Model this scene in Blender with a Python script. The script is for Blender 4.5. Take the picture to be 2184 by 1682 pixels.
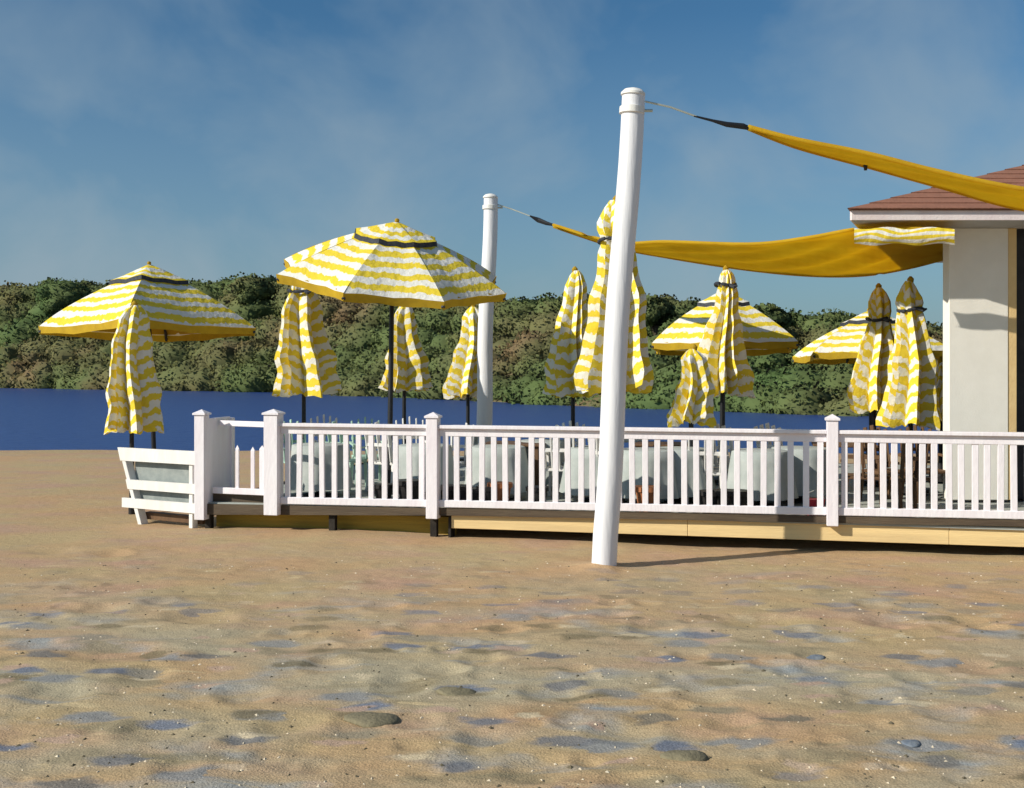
import bpy, math, random
import numpy as np
from mathutils import Vector, Matrix

random.seed(7); np.random.seed(7)
R = math.radians
for o in list(bpy.data.objects): bpy.data.objects.remove(o)
sc = bpy.context.scene
C = sc.collection

# ------------------------------------------------------------------ camera
CAM_Z, FPX, HOR = 2.25, 2342.0, 780.0        # eye height, focal length and horizon in a 2184 px wide frame
cam = bpy.data.cameras.new('camera'); cam_o = bpy.data.objects.new('camera', cam); C.objects.link(cam_o)
cam_o.location = (0, 0, CAM_Z); cam_o.rotation_euler = (R(90), 0, 0)
cam.sensor_width = 36; cam.lens = 36 * FPX / 2184; cam.shift_y = -(841 - HOR) / 2184
cam.clip_start = 0.1; cam.clip_end = 3000
sc.camera = cam_o

# ------------------------------------------------------------------ light
SUN_EL, SUN_AZ = R(31), math.atan2(2.36, 1.12)     # light travels towards +x and a little +y
ldir = Vector((math.sin(SUN_AZ) * math.cos(SUN_EL), math.cos(SUN_AZ) * math.cos(SUN_EL), -math.sin(SUN_EL)))
sun = bpy.data.lights.new('sun', 'SUN'); sun.energy = 5.0; sun.angle = R(0.55); sun.color = (1.0, 0.93, 0.80)
sun_o = bpy.data.objects.new('sun', sun); C.objects.link(sun_o)
sun_o.rotation_euler = ldir.to_track_quat('-Z', 'Y').to_euler(); sun_o.location = (-20, -10, 20)

w = bpy.data.worlds.new('World'); sc.world = w; w.use_nodes = True
nt = w.node_tree; nt.nodes.clear()
def wn(t, **k):
    n = nt.nodes.new(t)
    for a, b in k.items(): setattr(n, a, b)
    return n
sky = wn('ShaderNodeTexSky', sky_type='NISHITA', sun_disc=False)
sky.sun_elevation = SUN_EL; sky.sun_rotation = math.atan2(-ldir.x, -ldir.y)
sky.air_density = 1.0; sky.dust_density = 1.6; sky.ozone_density = 3.0; sky.altitude = 300
bg = wn('ShaderNodeBackground'); bg.inputs[1].default_value = 0.09
out = wn('ShaderNodeOutputWorld')
tc = wn('ShaderNodeTexCoord')
mp = wn('ShaderNodeMapping'); mp.inputs['Scale'].default_value = (3.2, 3.2, 3.8); mp.inputs['Rotation'].default_value = (0.0, 0.5, 0.3)
cn = wn('ShaderNodeTexNoise'); cn.inputs['Scale'].default_value = 1.7; cn.inputs['Detail'].default_value = 5; cn.inputs['Roughness'].default_value = 0.52; cn.inputs['Distortion'].default_value = 0.35
cr = wn('ShaderNodeValToRGB'); cr.color_ramp.elements[0].position = 0.40; cr.color_ramp.elements[1].position = 0.70
cr.color_ramp.elements[0].color = (0, 0, 0, 1); cr.color_ramp.elements[1].color = (0.56, 0.56, 0.56, 1)
mx = wn('ShaderNodeMix', data_type='RGBA'); mx.inputs[7].default_value = (3.3, 4.25, 4.95, 1)
tint = wn('ShaderNodeMix', data_type='RGBA', blend_type='MULTIPLY'); tint.inputs[0].default_value = 1; tint.inputs[7].default_value = (0.47, 0.80, 0.93, 1)
L = nt.links.new
L(tc.outputs['Generated'], mp.inputs[0]); L(mp.outputs[0], cn.inputs['Vector']); L(cn.outputs[0], cr.inputs[0])
L(sky.outputs[0], tint.inputs[6]); L(tint.outputs[2], mx.inputs[6]); # thin haze that thickens evenly towards the horizon all round
sz = wn('ShaderNodeSeparateXYZ'); hz = wn('ShaderNodeMapRange'); hz.inputs[1].default_value = 0.0; hz.inputs[2].default_value = 0.30; hz.inputs[3].default_value = 0.55; hz.inputs[4].default_value = 0.0
hb_ = wn('ShaderNodeMath', operation='MULTIPLY'); hb_.inputs[1].default_value = 0.9
L(tc.outputs['Generated'], sz.inputs[0]); L(sz.outputs[2], hz.inputs[0]); L(cr.outputs[0], hb_.inputs[0])
hs_ = wn('ShaderNodeMath', operation='ADD'); hs_.use_clamp = True; L(hz.outputs[0], hs_.inputs[0]); L(hb_.outputs[0], hs_.inputs[1]); L(hs_.outputs[0], mx.inputs[0])
L(mx.outputs[2], bg.inputs[0]); L(bg.outputs[0], out.inputs[0])
sc.view_settings.view_transform = 'Standard'; sc.view_settings.look = 'None'
sc.view_settings.exposure = 0.06; sc.view_settings.gamma = 1; sc.view_settings.use_curve_mapping = False
sc.render.engine = 'CYCLES'

# ------------------------------------------------------------------ helpers
def P(u, v, Y):                                   # a pixel of the 2184 px frame at distance Y
    return Vector(((u - 1092) / FPX * Y, Y, CAM_Z - (v - HOR) / FPX * Y))
def PX(u, Y): return (u - 1092) / FPX * Y
def PZ(v, Y): return CAM_Z - (v - HOR) / FPX * Y

class MB:
    def __init__(s): s.v = []; s.f = []; s.uv = {}
    def add(s, vs, fs, uvs=None):
        b = len(s.v); s.v += [tuple(p) for p in vs]
        for i, f in enumerate(fs):
            s.f.append([b + k for k in f])
            if uvs: s.uv[len(s.f) - 1] = [uvs[k] for k in f]
        return s
    def box(s, x0, x1, y0, y1, z0, z1, bev=0.0, m=None):
        if bev <= 0:
            vs = [(x, y, z) for z in (z0, z1) for y in (y0, y1) for x in (x0, x1)]
            fs = [(0, 2, 3, 1), (4, 5, 7, 6), (0, 1, 5, 4), (2, 6, 7, 3), (0, 4, 6, 2), (1, 3, 7, 5)]
        else:                                     # chamfer all four long corner edges and top/bottom rims
            def ring(i, z):
                x0i, x1i, y0i, y1i = x0 + i, x1 - i, y0 + i, y1 - i
                c = bev
                return [(x0i + c, y0i, z), (x1i - c, y0i, z), (x1i, y0i + c, z), (x1i, y1i - c, z),
                        (x1i - c, y1i, z), (x0i + c, y1i, z), (x0i, y1i - c, z), (x0i, y0i + c, z)]
            vs = ring(bev * .7, z0) + ring(0, z0 + bev) + ring(0, z1 - bev) + ring(bev * .7, z1)
            fs = [tuple(reversed(range(8))), tuple(range(24, 32))]
            for k in range(3):
                for i in range(8):
                    j = (i + 1) % 8; fs.append((k * 8 + i, k * 8 + j, k * 8 + 8 + j, k * 8 + 8 + i))
        if m is not None: vs = [m @ Vector(p) for p in vs]
        return s.add(vs, fs)
    def beam(s, a, b, wd, ht, bev=0.004, up=(0, 0, 1)):  # box from a to b
        a, b = Vector(a), Vector(b); d = (b - a); L_ = d.length; d.normalize()
        y = Vector(up).cross(d).normalized(); z = d.cross(y)
        m = Matrix.Translation(a) @ Matrix((d, y, z)).transposed().to_4x4()
        return s.box(0, L_, -wd / 2, wd / 2, -ht / 2, ht / 2, min(bev, wd / 4, ht / 4), m)
    def tube(s, pts, rads, n=10, caps=True):
        pts = [Vector(p) for p in pts]
        if not hasattr(rads, '__len__'): rads = [rads] * len(pts)
        vs, fs = [], []
        for i, p in enumerate(pts):
            t = (pts[min(i + 1, len(pts) - 1)] - pts[max(i - 1, 0)]).normalized()
            a = t.orthogonal() if abs(t.z) < .9 else Vector((1, 0, 0))
            x = a - t * a.dot(t); x.normalize(); y = t.cross(x)
            for k in range(n):
                q = 2 * math.pi * k / n
                vs.append(p + (x * math.cos(q) + y * math.sin(q)) * rads[i])
        for i in range(len(pts) - 1):
            for k in range(n):
                j = (k + 1) % n; fs.append((i * n + k, i * n + j, i * n + n + j, i * n + n + k))
        if caps:
            fs.append(tuple(reversed(range(n)))); b = (len(pts) - 1) * n; fs.append(tuple(range(b, b + n)))
        return s.add(vs, fs)
    def build(s, name, mat, parent=None, smooth=False, loc=None):
        me = bpy.data.meshes.new(name); me.from_pydata(s.v, [], s.f)
        if s.uv:
            ul = me.uv_layers.new(name='UVMap')
            for p in me.polygons:
                for k, li in enumerate(p.loop_indices): ul.data[li].uv = s.uv.get(p.index, [(0, 0)] * 99)[k]
        me.materials.append(mat)
        if smooth: me.polygons.foreach_set('use_smooth', [True] * len(me.polygons))
        me.update()
        return link(name, me, parent, loc)
def link(name, me, parent=None, loc=None):
    o = bpy.data.objects.new(name, me); C.objects.link(o)
    if parent: o.parent = parent
    if loc is not None: o.location = loc
    return o
def tag(o, label=None, cat=None, group=None, kind=None):
    for k, val in (('label', label), ('category', cat), ('group', group), ('kind', kind)):
        if val: o[k] = val
    return o
def empty(name, loc=(0, 0, 0), rz=0):
    o = bpy.data.objects.new(name, None); o.empty_display_size = .2; C.objects.link(o)
    o.location = loc; o.rotation_euler = (0, 0, rz); return o
def copy_tree(o, parent=None):
    c = o.copy(); C.objects.link(c); c.parent = parent
    for ch in list(o.children): copy_tree(ch, c)
    return c
def smooth_mod(o, angle=35):
    for p in o.data.polygons: p.use_smooth = True
    try: o.data.set_sharp_from_angle(angle=R(angle))
    except Exception: pass

# value noise for geometry
_tab = np.random.rand(256, 256)
def vnoise(x, y):
    xi = np.floor(x).astype(int); yi = np.floor(y).astype(int); fx = x - xi; fy = y - yi
    fx = fx * fx * (3 - 2 * fx); fy = fy * fy * (3 - 2 * fy)
    a = _tab[xi % 256, yi % 256]; b = _tab[(xi + 1) % 256, yi % 256]; c = _tab[xi % 256, (yi + 1) % 256]; d = _tab[(xi + 1) % 256, (yi + 1) % 256]
    return (a * (1 - fx) + b * fx) * (1 - fy) + (c * (1 - fx) + d * fx) * fy - .5
def fbm(x, y, n=4):
    r = 0; a = 1
    for i in range(n): r = r + a * vnoise(x * 2 ** i + 17.3 * i, y * 2 ** i + 5.1 * i); a *= .5
    return r

# ------------------------------------------------------------------ materials
def mat(name, col=(.8, .8, .8), rough=.6, var=None, vscale=4, bump=0.0, bscale=40, stretch=(1, 1, 1), spec=.3, metal=0, trans=0, detail=5, lo=.35, hi=.65):
    m = bpy.data.materials.new(name); m.use_nodes = True; n = m.node_tree.nodes; l = m.node_tree.links
    b = n['Principled BSDF']; b.inputs['Roughness'].default_value = rough; b.inputs['Specular IOR Level'].default_value = spec
    b.inputs['Metallic'].default_value = metal; b.inputs['Base Color'].default_value = (*col, 1)
    if var or bump:
        t = n.new('ShaderNodeTexCoord'); mp_ = n.new('ShaderNodeMapping'); mp_.inputs['Scale'].default_value = stretch
        l.new(t.outputs['Object'], mp_.inputs[0])
    if var:
        z = n.new('ShaderNodeTexNoise'); z.inputs['Scale'].default_value = vscale; z.inputs['Detail'].default_value = detail; z.inputs['Roughness'].default_value = .6
        l.new(mp_.outputs[0], z.inputs['Vector'])
        r = n.new('ShaderNodeValToRGB'); r.color_ramp.elements[0].position = lo; r.color_ramp.elements[1].position = hi
        r.color_ramp.elements[0].color = (*col, 1); r.color_ramp.elements[1].color = (*var, 1)
        l.new(z.outputs[0], r.inputs[0]); l.new(r.outputs[0], b.inputs['Base Color'])
    if bump:
        z2 = n.new('ShaderNodeTexNoise'); z2.inputs['Scale'].default_value = bscale; z2.inputs['Detail'].default_value = 6
        l.new(mp_.outputs[0], z2.inputs['Vector'])
        bp = n.new('ShaderNodeBump'); bp.inputs['Strength'].default_value = bump; bp.inputs['Distance'].default_value = .02
        l.new(z2.outputs[0], bp.inputs['Height']); l.new(bp.outputs[0], b.inputs['Normal'])
    if trans:
        o_ = n['Material Output']; ts = n.new('ShaderNodeBsdfTranslucent'); ms = n.new('ShaderNodeMixShader'); ms.inputs[0].default_value = trans
        ts.inputs[0].default_value = (*col, 1)
        if var: l.new(r.outputs[0], ts.inputs[0])
        l.new(b.outputs[0], ms.inputs[1]); l.new(ts.outputs[0], ms.inputs[2]); l.new(ms.outputs[0], o_.inputs[0])
    return m
WHITE = mat('white_paint', (.80, .79, .76), .5, (.70, .68, .66), 6, .25, 30, (1, 1, .25))
POLEW = mat('pole_paint', (.79, .79, .82), .5, (.71, .71, .75), 3, .35, 18, (1, 1, .15))
RAILW = mat('rail_paint', (.80, .78, .82), .5, (.75, .70, .75), 5, .25, 26, (1, 1, .3))
PANELG = mat('grey_panel', (.30, .33, .32), .7, (.22, .25, .25), 6, .2, 30)
DECKW = mat('weathered_deck', (.40, .42, .39), .8, (.29, .31, .29), 3, .3, 30, (.3, 4, 4))
FASCIA = mat('brown_fascia', (.115, .085, .055), .75, (.07, .05, .035), 4, .35, 30, (.3, 3, 3))
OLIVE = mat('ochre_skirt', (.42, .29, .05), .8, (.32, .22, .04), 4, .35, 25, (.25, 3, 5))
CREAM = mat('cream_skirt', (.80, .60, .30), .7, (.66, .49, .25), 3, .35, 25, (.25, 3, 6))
BLACK = mat('black_metal', (.012, .013, .016), .45, spec=.4)
DARKW = mat('dark_timber', (.03, .025, .02), .8, (.015, .012, .01), 8, .3, 30)
NAVY = mat('charcoal_strap', (.02, .024, .035), .7, (.05, .055, .07), 20)
STEEL = mat('cable_steel', (.55, .60, .56), .4, metal=.6)
SAIL = mat('sail_cloth', (.88, .66, .07), .85, (.82, .58, .05), 1.6, .25, 22, (1, 1, 1), .1, 0, .70)
WALLW = mat('stucco', (.84, .82, .76), .8, (.79, .77, .71), 3, .14, 45)
TRIMY = mat('cream_trim', (.76, .56, .28), .7, (.70, .50, .24), 5, .2, 40)
ROOFB = mat('brown_shingle', (.29, .13, .085), .85, (.24, .11, .072), 6, .4, 30)
SOFF = mat('soffit_grey', (.55, .55, .55), .7, (.48, .48, .48), 5)
FASCP = mat('pale_fascia', (.80, .72, .71), .6, (.74, .64, .64), 5, .2, 30)
DARKIN = mat('dark_interior', (.018, .018, .022), .6, (.03, .03, .035), 5)  # interior darkness put into the colour
MINT = mat('mint_paint', (.40, .58, .48), .55, (.34, .50, .42), 8)
BROWNW = mat('brown_wood', (.16, .09, .045), .6, (.10, .055, .03), 6, .3, 25, (1, 1, .2))
TERRA = mat('terracotta', (.38, .15, .06), .75, (.30, .11, .05), 10, .2, 40)
POTB = mat('black_pot', (.016, .015, .016), .5, (.03, .028, .028), 10)
REDP = mat('red_plastic', (.50, .04, .06), .45)
GREYP = mat('grey_cloth', (.33, .37, .36), .85, (.42, .45, .44), 4)

def stripe_mat(name, period, distort=.35, dab=.14, nsc=2.6):
    m = bpy.data.materials.new(name); m.use_nodes = True; n = m.node_tree.nodes; l = m.node_tree.links
    b = n['Principled BSDF']; b.inputs['Roughness'].default_value = .85; b.inputs['Specular IOR Level'].default_value = .15
    u = n.new('ShaderNodeUVMap'); sp = n.new('ShaderNodeSeparateXYZ'); l.new(u.outputs[0], sp.inputs[0])
    tc_ = n.new('ShaderNodeTexCoord'); oi = n.new('ShaderNodeObjectInfo')
    ad = n.new('ShaderNodeVectorMath'); ad.operation = 'ADD'
    l.new(tc_.outputs['Object'], ad.inputs[0]); l.new(oi.outputs['Location'], ad.inputs[1])
    z = n.new('ShaderNodeTexNoise'); z.inputs['Scale'].default_value = nsc; z.inputs['Detail'].default_value = 3
    l.new(ad.outputs[0], z.inputs['Vector'])
    def math_(op, a, b_):
        q = n.new('ShaderNodeMath'); q.operation = op
        for i, val in enumerate((a, b_)):
            if isinstance(val, (int, float)): q.inputs[i].default_value = val
            else: l.new(val, q.inputs[i])
        return q.outputs[0]
    d = math_('MULTIPLY', math_('SUBTRACT', z.outputs[0], .5), distort)
    s = math_('ADD', math_('DIVIDE', sp.outputs[1], period), d)
    fr = math_('ABSOLUTE', math_('SUBTRACT', math_('FRACT', s, 0), .5), 0)     # 0..0.5
    z3 = n.new('ShaderNodeTexNoise'); z3.inputs['Scale'].default_value = 14; z3.inputs['Detail'].default_value = 3; l.new(ad.outputs[0], z3.inputs['Vector'])
    fr2 = math_('ADD', fr, math_('MULTIPLY', math_('SUBTRACT', z3.outputs[0], .5), dab))
    r = n.new('ShaderNodeValToRGB'); r.color_ramp.elements[0].position = .235; r.color_ramp.elements[1].position = .275
    r.color_ramp.elements[0].color = (.82, .63, .055, 1); r.color_ramp.elements[1].color = (.82, .81, .75, 1)
    l.new(fr2, r.inputs[0])
    l.new(r.outputs[0], b.inputs['Base Color'])
    z2 = n.new('ShaderNodeTexNoise'); z2.inputs['Scale'].default_value = 9; z2.inputs['Detail'].default_value = 4; l.new(ad.outputs[0], z2.inputs['Vector'])
    bp = n.new('ShaderNodeBump'); bp.inputs['Strength'].default_value = .5; bp.inputs['Distance'].default_value = .05
    l.new(z2.outputs[0], bp.inputs['Height']); l.new(bp.outputs[0], b.inputs['Normal'])
    ts = n.new('ShaderNodeBsdfTranslucent'); tcol = n.new('ShaderNodeMix'); tcol.data_type = 'RGBA'; tcol.blend_type = 'MULTIPLY'; tcol.inputs[0].default_value = 1
    l.new(r.outputs[0], tcol.inputs[6]); tcol.inputs[7].default_value = (.9, .75, .35, 1); l.new(tcol.outputs[2], ts.inputs[0])
    ms = n.new('ShaderNodeMixShader'); ms.inputs[0].default_value = .14
    l.new(b.outputs[0], ms.inputs[1]); l.new(ts.outputs[0], ms.inputs[2]); l.new(ms.outputs[0], n['Material Output'].inputs[0])
    return m
STRIPE = stripe_mat('striped_canvas', .25, .60, .50)
STRIPEC = stripe_mat('striped_canvas_folded', .20, 1.6, .60, 3.6)
STRIPEF = stripe_mat('striped_flap', .085, .6)
VAL_SHADE = mat('valance_shade_ochre', (.56, .37, .022), .9, (.46, .30, .02), 5, .3, 12, trans=.15)  # ochre darkened to stand for the shaded underside of the canopy
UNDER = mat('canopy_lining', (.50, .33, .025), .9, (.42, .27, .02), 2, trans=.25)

# ------------------------------------------------------------------ ground
DENTS = [(235,1395,200),(860,1465,90),(1030,1408,70),(940,1430,75),(562,1620,55),(682,1637,60),(890,1537,75),(25,1587,50),(820,1297,60),(880,1337,60),
 (307,1437,80),(240,1182,60),(115,1175,80),(165,1250,60),(1112,1392,60),(1477,1397,60),(1737,1397,60),(1787,1364,45),(1682,1434,50),(1887,1549,55),(1774,1584,50),
 (1944,1584,60),(1707,1622,60),(1959,1447,70),(2017,1522,90),(2147,1592,50),(1692,1650,120),(1352,1667,100),(2087,1422,80),(1617,1327,150),(1307,1317,60),(430,1320,120),
 (610,1350,60),(210,1300,90),(520,1480,90),(1180,1480,110),(1500,1480,80),(1330,1560,110),(700,1420,80),(1040,1570,90),(330,1560,110),(1850,1480,90),(1900,1330,90),(2080,1330,80),(380,1640,80),(1150,1640,110),
 (1560,1540,80),(620,1545,100),(120,1480,120),(450,1395,70),(1230,1430,60),(760,1360,70),(80,1380,80),(1400,1340,80)]
def axis(a, b, step, lo, hi):
    c = list(np.arange(a, b, step)); s = step; x = a; pre = []
    while x > lo: s *= 1.18; x -= s; pre.append(x)
    s = step; x = c[-1]; post = []
    while x < hi: s *= 1.18; x += s; post.append(x)
    return np.array(pre[::-1] + c + post)
def ground_z(X, Y):
    z = .05 * fbm(X * .35, Y * .35, 3) + .016 * fbm(X * 1.7 + 9, Y * 1.7, 3)
    rm_ = np.hypot(X - 1.0, Y - 12.17); z = z + .05 * np.exp(-(rm_ / .26) ** 2) * (1 + 1.2 * fbm(X * 4, Y * 4, 2))
    near = np.clip((15 - Y) / 3, 0, 1) * np.clip((Y - 1) / 2, 0, 1)
    z = z + near * (.012 * fbm(X * 5 + 3, Y * 7, 3))
    z = z + .04 * np.exp(-((Y - 27.5) / 1.2) ** 2) * (1 + fbm(X * .3, Y * 0, 2))
    z = z - 2.6 * np.clip((Y - 29 - .9 * fbm(X * .12, Y * 0 + 3, 2)) / 13, 0, 1) ** .8
    return z
xs = axis(-4.6, 4.6, .030, -190, 190); ys = axis(5.4, 13.6, .032, -40, 50)
GX, GY = np.meshgrid(xs, ys); GZ = ground_z(GX, GY)
rng = np.random.RandomState(4)
dl = list(DENTS)
for k in range(70):
    dl.append((rng.uniform(-60, 2240), 1230 + 450 * rng.rand() ** .8, rng.uniform(25, 60)))
for (u, v, wpx) in dl:
    Yd = CAM_Z * FPX / (v - HOR); Xd = PX(u, Yd); a = wpx / FPX * Yd * .55; b = a * rng.uniform(.75, 1.25); b = min(b, .22)
    an = rng.uniform(-.5, .5); ca, sa = math.cos(an), math.sin(an)
    i0, i1 = np.searchsorted(xs, (Xd - 3 * a, Xd + 3 * a)); j0, j1 = np.searchsorted(ys, (Yd - 3 * b, Yd + 3 * b))
    sx = GX[j0:j1, i0:i1] - Xd; sy = GY[j0:j1, i0:i1] - Yd
    if sx.size == 0: continue
    wob = 1 + .35 * fbm(GX[j0:j1, i0:i1] * 9, GY[j0:j1, i0:i1] * 9, 2)
    r2 = (((sx * ca + sy * sa) / a) ** 2 + ((-sx * sa + sy * ca) / b) ** 2) * wob
    dep = min(.032, .15 * min(a, b))
    GZ[j0:j1, i0:i1] += -dep * np.exp(-r2 ** 1.6) + .30 * dep * np.exp(-((np.sqrt(r2) - 1.5) / .38) ** 2)
nx, ny = len(xs), len(ys)
me = bpy.data.meshes.new('sand_ground')
vv = np.stack([GX, GY, GZ], -1).reshape(-1, 3)
idx = (np.arange(ny - 1)[:, None] * nx + np.arange(nx - 1)[None, :]).reshape(-1)
ff = np.stack([idx, idx + 1, idx + nx + 1, idx + nx], -1)
me.from_pydata(vv, [], ff.tolist()); me.polygons.foreach_set('use_smooth', [True] * len(me.polygons))

def sand_material():
    m = bpy.data.materials.new('beach_sand'); m.use_nodes = True; n = m.node_tree.nodes; l = m.node_tree.links
    b = n['Principled BSDF']; b.inputs['Roughness'].default_value = .92; b.inputs['Specular IOR Level'].default_value = .12
    t = n.new('ShaderNodeTexCoord')
    def noise(sc_, scale=(1, 1, 1), det=4, loc=(0, 0, 0), dist=0):
        p = n.new('ShaderNodeMapping'); p.inputs['Scale'].default_value = scale; p.inputs['Location'].default_value = loc
        l.new(t.outputs['Object'], p.inputs[0]); z = n.new('ShaderNodeTexNoise'); z.inputs['Scale'].default_value = sc_
        z.inputs['Detail'].default_value = det; z.inputs['Distortion'].default_value = dist; l.new(p.outputs[0], z.inputs['Vector']); return z.outputs[0]
    def ramp(f, p0, p1, c0=(0, 0, 0, 1), c1=(1, 1, 1, 1)):
        r = n.new('ShaderNodeValToRGB'); r.color_ramp.elements[0].position = p0; r.color_ramp.elements[1].position = p1
        r.color_ramp.elements[0].color = c0; r.color_ramp.elements[1].color = c1; l.new(f, r.inputs[0]); return r.outputs[0]
    def mix(f, a, c):
        q = n.new('ShaderNodeMix'); q.data_type = 'RGBA'
        if isinstance(f, float): q.inputs[0].default_value = f
        else: l.new(f, q.inputs[0])
        for s_, val in ((6, a), (7, c)):
            if isinstance(val, tuple): q.inputs[s_].default_value = (*val, 1)
            else: l.new(val, q.inputs[s_])
        return q.outputs[2]
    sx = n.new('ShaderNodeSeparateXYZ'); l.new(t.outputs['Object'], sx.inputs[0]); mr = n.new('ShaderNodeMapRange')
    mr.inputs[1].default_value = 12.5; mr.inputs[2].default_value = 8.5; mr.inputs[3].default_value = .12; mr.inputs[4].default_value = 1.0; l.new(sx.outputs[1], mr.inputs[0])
    def near(f):                                   # painted shade patches and grey tones fade out towards the deck
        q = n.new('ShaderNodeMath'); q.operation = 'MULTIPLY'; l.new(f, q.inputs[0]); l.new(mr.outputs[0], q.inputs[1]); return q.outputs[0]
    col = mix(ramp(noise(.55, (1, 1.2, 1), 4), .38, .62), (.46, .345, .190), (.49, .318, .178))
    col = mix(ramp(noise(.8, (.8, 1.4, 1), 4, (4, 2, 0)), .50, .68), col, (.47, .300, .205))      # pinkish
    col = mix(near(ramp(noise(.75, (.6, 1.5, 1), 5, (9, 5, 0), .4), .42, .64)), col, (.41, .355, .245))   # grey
    col = mix(near(ramp(noise(1.5, (.55, 1.7, 1), 5, (2, 8, 0), .6), .57, .70)), col, (.29, .24, .15))   # olive, standing in for footprint shade
    col = mix(near(ramp(noise(1.3, (.7, 1.5, 1), 5, (7, 1, 0), .3), .55, .70)), col, (.31, .325, .325))   # blue-grey footprint shade put into the colour
    col = mix(ramp(noise(3.2, (.6, 2.4, 1), 4, (1, 7, 0), .8), .64, .74), col, (.56, .44, .26))      # dry pale streaks
    def dabs(scale, loc, keep, rad, c0, c1):          # scattered flat dabs: dark ones paint in footprint shade, pale ones shell grit
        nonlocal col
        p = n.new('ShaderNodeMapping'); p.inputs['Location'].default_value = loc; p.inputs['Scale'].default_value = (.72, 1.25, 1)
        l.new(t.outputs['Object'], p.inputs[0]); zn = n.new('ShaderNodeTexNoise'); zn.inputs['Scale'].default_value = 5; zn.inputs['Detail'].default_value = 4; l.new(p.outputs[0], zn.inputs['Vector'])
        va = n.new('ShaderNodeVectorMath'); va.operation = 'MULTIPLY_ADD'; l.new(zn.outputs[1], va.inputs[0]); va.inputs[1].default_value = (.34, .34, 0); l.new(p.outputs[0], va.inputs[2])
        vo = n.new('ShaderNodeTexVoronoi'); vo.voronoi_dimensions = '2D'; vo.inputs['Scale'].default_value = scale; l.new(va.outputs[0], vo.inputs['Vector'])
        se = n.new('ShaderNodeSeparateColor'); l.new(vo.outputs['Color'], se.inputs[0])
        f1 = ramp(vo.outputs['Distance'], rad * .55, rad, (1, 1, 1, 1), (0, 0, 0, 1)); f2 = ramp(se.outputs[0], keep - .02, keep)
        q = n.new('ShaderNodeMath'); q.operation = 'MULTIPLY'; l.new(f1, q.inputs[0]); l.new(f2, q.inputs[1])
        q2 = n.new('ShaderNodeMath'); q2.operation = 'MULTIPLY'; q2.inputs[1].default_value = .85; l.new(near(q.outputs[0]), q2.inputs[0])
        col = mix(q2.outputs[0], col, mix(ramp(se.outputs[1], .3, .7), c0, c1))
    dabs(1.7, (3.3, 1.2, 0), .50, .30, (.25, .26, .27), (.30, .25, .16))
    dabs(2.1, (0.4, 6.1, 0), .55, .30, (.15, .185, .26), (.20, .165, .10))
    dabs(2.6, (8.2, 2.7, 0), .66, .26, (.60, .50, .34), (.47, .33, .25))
    fine = noise(90, (1, 1, 1), 3)
    hs = n.new('ShaderNodeMix'); hs.data_type = 'RGBA'; hs.blend_type = 'MULTIPLY'; hs.inputs[0].default_value = .8
    l.new(col, hs.inputs[6]); l.new(ramp(fine, .3, .7, (.62, .62, .62, 1), (1.2, 1.2, 1.2, 1)), hs.inputs[7])
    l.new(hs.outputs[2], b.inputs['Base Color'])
    bp = n.new('ShaderNodeBump'); bp.inputs['Strength'].default_value = .40; bp.inputs['Distance'].default_value = .03
    bp2 = n.new('ShaderNodeBump'); bp2.inputs['Strength'].default_value = .7; bp2.inputs['Distance'].default_value = .01
    l.new(noise(9, (.8, 1.3, 1), 6, dist=.2), bp.inputs['Height']); l.new(noise(70, (1, 1, 1), 4), bp2.inputs['Height'])
    l.new(bp.outputs[0], bp2.inputs['Normal']); l.new(bp2.outputs[0], b.inputs['Normal'])
    return m
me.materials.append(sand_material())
tag(link('sand_ground', me), kind='structure')

# water
WZ = -1.5
wm = bpy.data.materials.new('lake_water'); wm.use_nodes = True
n = wm.node_tree.nodes; l = wm.node_tree.links; b = n['Principled BSDF']
b.inputs['Base Color'].default_value = (.022, .055, .200, 1); b.inputs['Roughness'].default_value = .32; b.inputs['Specular IOR Level'].default_value = .28
t = n.new('ShaderNodeTexCoord'); mp_ = n.new('ShaderNodeMapping'); mp_.inputs['Scale'].default_value = (.5, 1.2, 1); z = n.new('ShaderNodeTexNoise'); z.inputs['Scale'].default_value = 2.2; z.inputs['Detail'].default_value = 5
bp = n.new('ShaderNodeBump'); bp.inputs['Strength'].default_value = .7; bp.inputs['Distance'].default_value = .18
l.new(t.outputs['Object'], mp_.inputs[0]); l.new(mp_.outputs[0], z.inputs['Vector']); l.new(z.outputs[0], bp.inputs['Height']); l.new(bp.outputs[0], b.inputs['Normal'])
tag(MB().add([(-600, 24, WZ), (600, 24, WZ), (600, 700, WZ), (-600, 700, WZ)], [(0, 1, 2, 3)]).build('lake_water', wm), kind='structure')

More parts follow.
